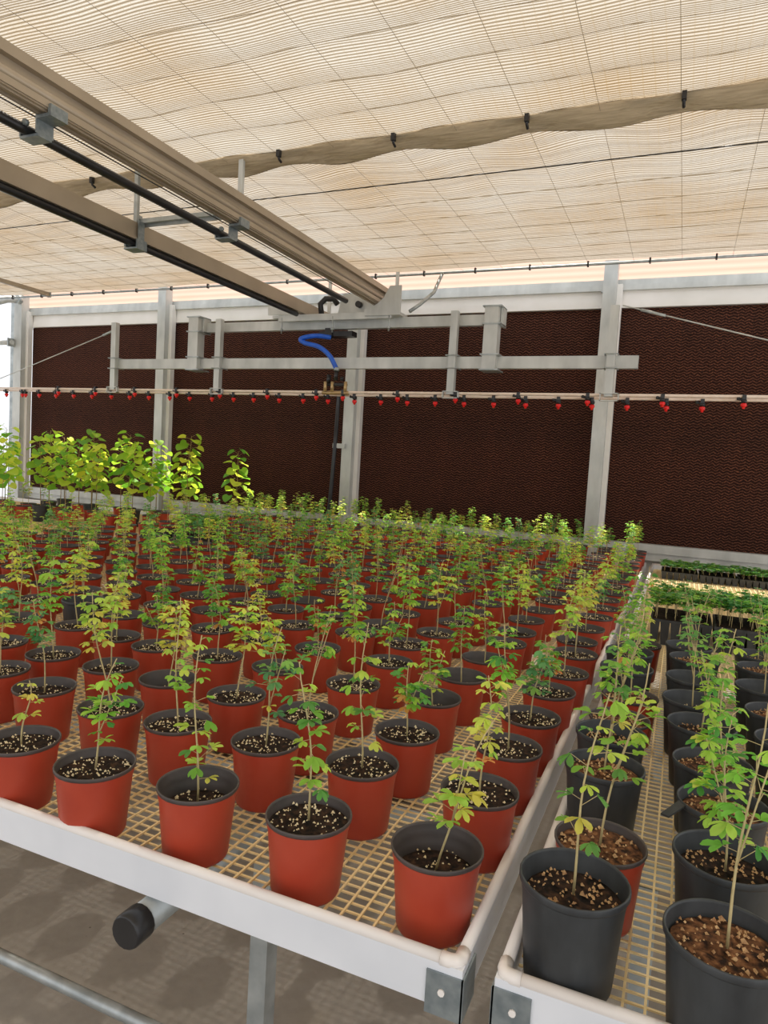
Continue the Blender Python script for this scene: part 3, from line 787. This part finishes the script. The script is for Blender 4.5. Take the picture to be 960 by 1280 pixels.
TALL = [
    (-7.350, 5.750, 't0', 1.02, 'red', 'tall broad-leaved sapling cut by the left edge of the frame'),
    (-6.750, 5.250, 't1', 0.8, 'red', 'tall broad-leaved sapling in front of the corner wall post'),
    (-6.750, 5.850, 't2', 0.95, 'black', 'tall broad-leaved sapling just right of the corner wall post'),
    (-6.350, 5.400, 't3', 0.86, 'black', 'tall broad-leaved sapling left of the middle of the back-left clump'),
    (-6.250, 6.000, 't4', 0.97, 'black', 'broad-leaved sapling at the middle back of the back-left clump'),
    (-5.950, 5.720, 't5', 0.84, 'red', 'broad-leaved sapling at the middle front of the back-left clump'),
    (-5.700, 6.000, 't1', 0.97, 'black', 'broad-leaved sapling right of the clump middle, in a black pot'),
    (-5.450, 5.800, 't2', 0.84, 'black', 'broad-leaved sapling leaning beside the second wall post'),
    (-5.300, 6.100, 't0', 0.78, 'red', 'lower broad-leaved sapling in front of the second wall post'),
    (-4.850, 5.950, 't3', 1.02, 'red', 'tall slender sapling standing alone right of the second wall post'),
    (-4.280, 6.050, 't4', 0.86, 'red', 'slender dark-leaved sapling rightmost of the tall ones'),
    (-6.020, 6.220, 't2', 0.9, 'red', 'broad-leaved sapling at the back of the clump against the brown pad'),
    (-5.520, 6.250, 't3', 0.93, 'red', 'broad-leaved sapling at the back, just left of the second wall post'),
    (-5.020, 6.220, 't1', 0.8, 'red', 'broad-leaved sapling at the back, just right of the second wall post'),
    (-6.420, 5.720, 't2', 0.84, 'red', 'broad-leaved sapling inside the left half of the clump'),
    (-6.550, 6.100, 't4', 0.88, 'red', 'broad-leaved sapling standing behind the left half of the clump'),
    (-6.100, 5.500, 't0', 0.8, 'red', 'short broad-leaved sapling at the very front of the clump'),
    (-5.720, 5.550, 't3', 0.78, 'red', 'short broad-leaved sapling front right of the clump'),
    (-7.050, 5.550, 't5', 0.86, 'red', 'broad-leaved sapling between the left frame edge and the corner post'),
    (-5.150, 5.750, 't4', 0.66, 'red', 'low broad-leaved sapling just right of the second wall post'),
    (-6.950, 6.250, 't5', 0.9, 'black', 'broad-leaved sapling hidden behind the corner end of the clump'),
]
lattice = []
for j in range(23):
    y = ROWY[j] if j < len(ROWY) else 3.67+.26*(j-10)
    if y > 6.85: break
    for i in range(0, 40):
        x = COLX[i] if i < len(COLX) else -2.05-.243*(i-7)
        if x < -8.9 or x < -1.27*y-.45: break
        if -4.78 < x < -4.50: continue                       # gap between the two benches
        if x < -4.6 and y < 2.75: continue
        if -6.6 < x < -4.7 and 4.05 < y < 5.0: continue        # bare mesh strip
        if -4.25 < x < -3.45 and 4.40 < y < 4.95: continue      # place of the black crates
        if x < -6.9 and y > 4.05: continue
        if x < -4.5 and y > 5.7: continue
        if (i, j) in MEAS: x, y_ = MEAS[(i, j)]
        else: x += rnd.uniform(-.014, .014); y_ = y+rnd.uniform(-.014, .014)
        if any((x*1.03-q[0])**2+(y_*1.03-q[1])**2 < .19**2 for q in TALL): continue
        lattice.append((i, j, x*1.03, y_*1.03))
lattice.sort(key=lambda a: (a[3]*a[3]+a[2]*a[2]))
KEYPAL = {}
for i in range(18): KEYPAL['v%d' % i] = ['green', 'green', 'yellow', 'green', 'blue', 'green', 'yellow', 'green', 'autumn'][i % 9]
KEYPAL.update({'f00': 'yellow', 'f10': 'green', 'f20': 'green', 'f30': 'green', 'f40': 'autumn', 'f01': 'yellow', 'f11': 'green', 'f21': 'blue', 'f31': 'yellow'})
count = 0; rest = []
LIM = 268
for (i, j, x, y) in lattice:
    key, so = FRONT.get((i, j), (rnd.choice(vk), rnd.choice((0, 0, 1, 2, 2, 3))))
    if (i, j) in ((1, 3),): so = 3
    if count >= LIM: rest.append((x, y, key, so)); continue
    if (i, j) == (8, 4): black = True
    else: black = False
    if j < 9 and i < 19:
        lab = 'red pot, %s seedling: %s from walkway rim, %s row from front' % (DESC[KEYPAL[key]], ORD[i], ORD[j])
        if black: lab = 'lone black pot among the red ones near the left edge of the frame'
        grp = 'red pots in the near rows of the large bench'
        if i == 0: grp = 'red pots in the near rows of the large bench'
    else:
        grp = 'red pots crowded in the far rows by the pad wall' if x > -4.6 else 'red pots crowded on the far left bench'
        lab = 'red pot with leafy seedling, crowded in the far rows of the large bench' if x > -4.6 else 'red pot with leafy seedling, crowded on the far left bench'
    rz = rnd.uniform(0, 6.28)
    potted(x, y, key, 'black' if black else 'red', min(so, 2) if black else so, rz, lab, grp, tilt=(rnd.uniform(-.015, .015), rnd.uniform(-.015, .015)) if j > 2 else (0, 0))
    count += 1
# the remaining distant pots of the same kind as one object
def merge_far(items):
    b = MB(); 
    for (x, y, key, so) in items:
        a = rnd.uniform(0, 6.28); ca, sa = math.cos(a), math.sin(a)
        for me, dz, mi0 in ((D_red[0], 0, 0), (D_rim[0], 0, 1), (D_soil[0], 0, 2), (VAR[key][0], SL[0], 4), (VAR[key][1], SL[0], 5)):
            s = len(b.v); cd = me.color_attributes.get('tint')
            for v in me.vertices:
                c = v.co; b.v.append((x+c.x*ca-c.y*sa, y+c.x*sa+c.y*ca, MESH+dz+c.z))
            for p in me.polygons:
                col = tuple(cd.data[p.loop_start].color)[:3] if cd else None
                b.face([s+k for k in p.vertices], mi0+p.material_index, col, p.use_smooth)
    return b
if rest:
    o = merge_far(rest).build('potted_seedlings', [M['red'], M['rim'], M['soil'], M['perlite'], M['stem'], M['leaf']])
    tag(o, 'mass of distant red pots with seedlings at the back by the pad wall', 'potted plants', kind='stuff')

# ------------------------------------------------------------------ right bench pots
F('b0', 41, .34, (.02, .08), 'green', 14, start=.24, size=1.12)
F('b1', 42, .36, (.12, .12), 'green', 20, start=.35, size=1.07, fork=True)
F('b2', 43, .34, (.10, .1), 'green', 26, start=.3, size=1.03, fork=True)
F('b3', 44, .34, (.0, .1), 'green', 32, start=.3, size=0.99, fork=True)
F('b4', 45, .28, (-.05, .1), 'green', 38, start=.25, size=1.07, fork=True)
F('b5', 46, .30, (-.1, .0), 'blue', 13, start=.55, size=0.95, fork=True)
F('b6', 47, .30, (.1, .0), 'green', 16, start=.5, size=1.03, fork=True)
for k in ('b0', 'b1', 'b2', 'b3', 'b4', 'b5', 'b6'): KEYPAL[k] = 'green'
RP = [  # x, y, plant, kind, soil, label
    (-.110, 1.125, 'b0', 'black', 1, 'big black pot at the front left corner of the right bench'),
    (-.088, 1.315, 'b1', 'redbrown', 0, 'red pot of brown soil directly behind the big black corner pot'),
    (-.112, 1.61, 'b2', 'black', 0, 'black pot beside the walkway, behind the red brown-soil pot'),
    (-.118, 1.83, 'b1', 'black', 1, 'black pot beside the walkway, fourth from the front of its column'),
    (-.112, 2.03, 'b6', 'redbrown', 0, 'red-brown pot beside the walkway, fifth from the front of its column'),
    (-.098, 2.26, 'b3', 'redbrown', 0, 'red pot beside the walkway, sixth from the front of its column'),
    (-.128, 2.50, 'b6', 'black', 2, 'black pot beside the walkway, seventh from the front of its column'),
    (-.135, 2.74, 'b3', 'black', 1, 'black pot beside the walkway, eighth from the front of its column'),
    (-.110, 3.00, 'b2', 'red', 0, 'red pot beside the walkway, last before the black seedling trays'),
    (.112, 1.085, 'b1', 'black', 0, 'large black pot of brown soil cut by the lower right corner'),
    (.122, 1.325, 'b4', 'black', 1, 'black pot with bushy plant directly behind the lower right corner pot'),
    (.127, 1.545, 'b4', 'black', 0, 'black pot with a torn flap on its rim, middle column'),
    (.115, 1.76, 'b3', 'black', 0, 'black pot of brown soil behind the torn-rim pot'),
    (.098, 2.03, 'b6', 'black', 1, 'black pot, fifth from the front in the middle column'),
    (.080, 2.25, 'b5', 'black', 2, 'black pot, sixth from the front in the middle column'),
    (.085, 2.50, 'b5', 'black', 2, 'black pot with slender plant, seventh in the middle column'),
    (.090, 2.78, 'b6', 'black', 0, 'black pot second to last before the trays, middle column'),
    (.072, 2.98, 'b5', 'black', 1, 'black pot last before the trays, middle column'),
    (.335, 1.78, 'b4', 'redbrown', 0, 'red pot at the right edge beside the bushy black pots'),
    (.310, 2.02, 'b6', 'black', 2, 'black pot at the right edge just behind the red one'),
    (.305, 2.26, 'b5', 'black', 0, 'black pot at the right edge, two behind the red one'),
    (.295, 2.52, 'b3', 'black', 2, 'black pot at the right edge, three behind the red one'),
    (.315, 2.78, 'b6', 'black', 0, 'black pot of brown soil at the right edge near the trays'),
    (.320, 2.99, 'b5', 'black', 1, 'black pot at the right edge touching the seedling trays'),
    (.335, 1.52, 'b4', 'black', 0, 'black pot just outside the right edge, in front of the red one')]
for n, (x, y, key, kind, so, lab) in enumerate(RP[:-1]):
    t = potted(x*1.02, y*1.022, key, kind, so, rnd.uniform(-.5, .5), lab, 'pots on the right hand bench')
    if n == 11:
        b = MB(); b.v += [(-.086, -.01, .177), (-.083, -.035, .175), (-.115, -.045, .153), (-.125, -.02, .146), (-.086, -.01, .173), (-.083, -.035, .171), (-.115, -.045, .149), (-.125, -.02, .142)]
        for q in ((0, 1, 2, 3), (7, 6, 5, 4), (0, 4, 5, 1), (1, 5, 6, 2), (2, 6, 7, 3), (3, 7, 4, 0)): b.face(list(q))
        b.build('torn_rim_flap', M['black'], t)

# ------------------------------------------------------------------ seedling trays
def tray_mesh(w, d, h, nx, ny):
    b = MB(); b.box(-w/2, w/2, -d/2, d/2, h-.012, h)
    cx, cy = w/nx, d/ny
    for i in range(nx):
        for j in range(ny):
            x, y = -w/2+cx*(i+.5), -d/2+cy*(j+.5); s = len(b.v); a, c = .47, .30
            for (k, z) in ((a, h-.012), (c, 0)):
                b.v += [(x-cx*k, y-cy*k, z), (x+cx*k, y-cy*k, z), (x+cx*k, y+cy*k, z), (x-cx*k, y+cy*k, z)]
            b.face([s+4, s+7, s+6, s+5])
            for q in range(4): b.face([s+q, s+(q+1) % 4+0, s+(q+1) % 4+4, s+q+4][::-1])
    return b
def tray_plants(w, d, nx, ny, seed, H, H2):
    rr = random.Random(seed); st, lf = MB(), MB()
    cx, cy = w/nx, d/ny
    for i in range(nx):
        for j in range(ny):
            x, y = -w/2+cx*(i+.5)+rr.uniform(-.006, .006), -d/2+cy*(j+.5)+rr.uniform(-.006, .006)
            h = rr.uniform(H, H2); lx, ly = rr.uniform(-.02, .02), rr.uniform(-.02, .02)
            top = Vector((x+lx, y+ly, h)); st.tube([(x, y, 0), (x+lx*.5, y+ly*.5, h*.6), tuple(top)], .0011, 3, cap=False)
            for q in range(15):
                a = rr.uniform(0, 6.28); t = rr.uniform(.62, 1.02)
                p = Vector((x+lx*t, y+ly*t, h*t)); d_ = Vector((math.cos(a), math.sin(a), rr.uniform(-.2, .5)))
                c = rr.choice(PAL['green'][:2]+PAL['blue'][:3]); v = rr.uniform(.8, 1.1); c = tuple(k*v for k in c)
                for e in range(3):
                    dd = Vector((math.cos(a+(e-1)*.9), math.sin(a+(e-1)*.9), d_.z))
                    leaflet(lf, p+d_*.008, dd, Vector((0, 0, 1)), rr.uniform(.02, .032), .015, c)
    return st, lf
TW, TD, TH, TNX, TNY = .29, .36, .13, 6, 8
dt = data(tray_mesh(TW, TD, TH, TNX, TNY), [M['black']], 'tray_body')
dsoil = data(MB().box(-TW/2+.01, TW/2-.01, -TD/2+.01, TD/2-.01, TH-.004, TH+.002), [M['soil']], 'soil')
pl = [tray_plants(TW, TD, TNX, TNY, 900+s, .10, .155) for s in range(3)]
dp = [(data(a, [M['stem']], 'stems'), data(b, [M['leaf']], 'foliage')) for a, b in pl]
def tray(x, y, label, v, zs=1., group='black seedling trays', z=MESH, name='seedling_tray', plants=True):
    t = thing(name, label, 'seedling tray', (x, y, z), rnd.uniform(-.02, .02), group); t.scale = (1, 1, zs)
    def add(nm_, me, par, zz=0):
        o = bpy.data.objects.new(nm_, me); C.objects.link(o); o.parent = par; o.location = (0, 0, zz); return o
    add('tray_body', dt, t); add('soil', dsoil, t)
    if plants:
        s = add('stems', dp[v][0], t, TH); s['kind'] = 'stuff'; l = add('foliage', dp[v][1], t, TH); l['kind'] = 'stuff'
    return t
k = 0
pos_w = ['leftmost of its row', 'second from left of its row', 'third from left of its row', 'fourth from left of its row', 'rightmost of its row']
for c in range(5):
    tray(.045+.30*c, 3.95, 'deep black seedling tray in the row behind the pots, %s' % pos_w[c], c % 3)
for c in range(5):
    tray(.030+.30*c, 6.50, 'low black seedling tray by the pad wall, %s' % pos_w[c], (c+1) % 3, .5, 'low seedling trays by the pad wall')
# black crates of seedlings on the large bench, back left
for n, (x, y, lab) in enumerate([(-4.13, 4.83, 'black seedling crate on the back of the large bench, left one'), (-3.78, 4.83, 'black seedling crate on the back of the large bench, right one')]):
    tray(x, y, lab, n, 1.1, 'black crates at the back of the large bench', name='seedling_crate', plants=(n == 1))

# ------------------------------------------------------------------ tall broad-leaved saplings, back left
def heart(b, base, d, L, col, rr):
    d = d.normalized(); nrm = Vector((rr.uniform(-.5, .5), rr.uniform(-.5, .5)-.4, 1)); side = d.cross(nrm).normalized(); up = side.cross(d).normalized()
    prof = [(-.12, .34), (.04, .54), (.28, .62), (.55, .52), (.8, .28), (.92, 0)]
    b.v.append(tuple(base)); c0 = len(b.v)-1; rows = []
    for (t, w) in prof:
        c = base+d*(L*t)-up*(.22*L*t*t)
        if w == 0: b.v.append(tuple(c)); rows.append((len(b.v)-1,)*3)
        else:
            b.v.append(tuple(c-side*L*w+up*L*w*.22)); b.v.append(tuple(base+d*(L*max(t, .0))-up*(.22*L*t*t))); b.v.append(tuple(c+side*L*w+up*L*w*.22))
            n = len(b.v); rows.append((n-3, n-2, n-1))
    for a, c in zip(rows, rows[1:]):
        if c[0] == c[1]: b.face([a[0], c[0], a[1]], 0, col, True); b.face([a[1], c[0], a[2]], 0, col, True)
        else: b.face([a[0], c[0], c[1], a[1]], 0, col, True); b.face([a[1], c[1], c[2], a[2]], 0, col, True)
def sapling(seed, H, lean, nl):
    rr = random.Random(seed); st, lf = MB(), MB(); n = 10; a0 = rr.uniform(0, 6)
    P = [Vector((lean[0]*H*(i/n)**1.2+.02*math.sin(i*.9+a0)*i/n, lean[1]*H*(i/n), H*i/n)) for i in range(n+1)]
    st.tube(P, [.0055-.003*i/n for i in range(n+1)], 6)
    for q in range(nl):
        t = .30+.70*(q+rr.random()*.7)/nl; t = min(t, .999); u = t*n; i = int(u); p = P[i].lerp(P[i+1], u-i)
        a = q*2.4+rr.uniform(-.4, .4); d = Vector((math.cos(a), math.sin(a), rr.uniform(.1, .9))).normalized()
        pl_ = rr.uniform(.08, .17)*(1.2-.7*t); tip = p+d*pl_
        st.tube([p, tip], .0016, 4, cap=False)
        c = rr.choice([S(120, 170, 48), S(150, 190, 58), S(186, 208, 66), S(108, 160, 60), S(168, 200, 60), S(206, 216, 76)])
        L = rr.uniform(.10, .15)*(1.15-.45*t)
        heart(lf, tip, Vector((math.cos(a), math.sin(a), rr.uniform(-.8, .1))), L, c, rr)
    return st, lf
for s in range(6):
    rr = random.Random(60+s); st, lf = sapling(60+s, .84+.05*rr.random(), (rr.uniform(-.1, .12), 0), 26)
    VAR['t%d' % s] = (data(st, [M['reedstem']], 'stem'), data(lf, [M['leaf']], 'foliage'))
for (x, y, key, sc, kind, lab) in TALL:
    t = potted(x, y, key, kind, 0, rnd.uniform(0, 6.28), lab, 'tall broad-leaved saplings at the back left', name='potted_sapling')
    for ch in t.children:
        if ch.name.startswith('stem'): ch.scale = (sc, sc, sc)

# ------------------------------------------------------------------ light
w = bpy.data.worlds.new('world'); bpy.context.scene.world = w; w.use_nodes = True
nt = w.node_tree; nt.nodes.clear()
bg = N(nt, 'ShaderNodeBackground'); bg.inputs['Color'].default_value = (.96, .97, 1, 1); bg.inputs['Strength'].default_value = 1.35
wo = N(nt, 'ShaderNodeOutputWorld'); nt.links.new(bg.outputs[0], wo.inputs['Surface'])
sun = bpy.data.lights.new('sun', 'SUN'); sun.energy = 9.0; sun.angle = .02; sun.color = (1, .93, .82)
so = bpy.data.objects.new('sun', sun); C.objects.link(so)
az = math.radians(0); el = math.radians(67)
d = Vector((-math.sin(az)*math.cos(el), -math.cos(az)*math.cos(el), -math.sin(el)))   # travels from the pad wall side
so.rotation_euler = d.to_track_quat('-Z', 'Y').to_euler()
so.location = (0, 8, 10)
sc = bpy.context.scene
sc.view_settings.view_transform = 'Standard'; sc.view_settings.look = 'None'; sc.view_settings.gamma = 1
sc.view_settings.exposure = 0.0; sc.view_settings.use_curve_mapping = False
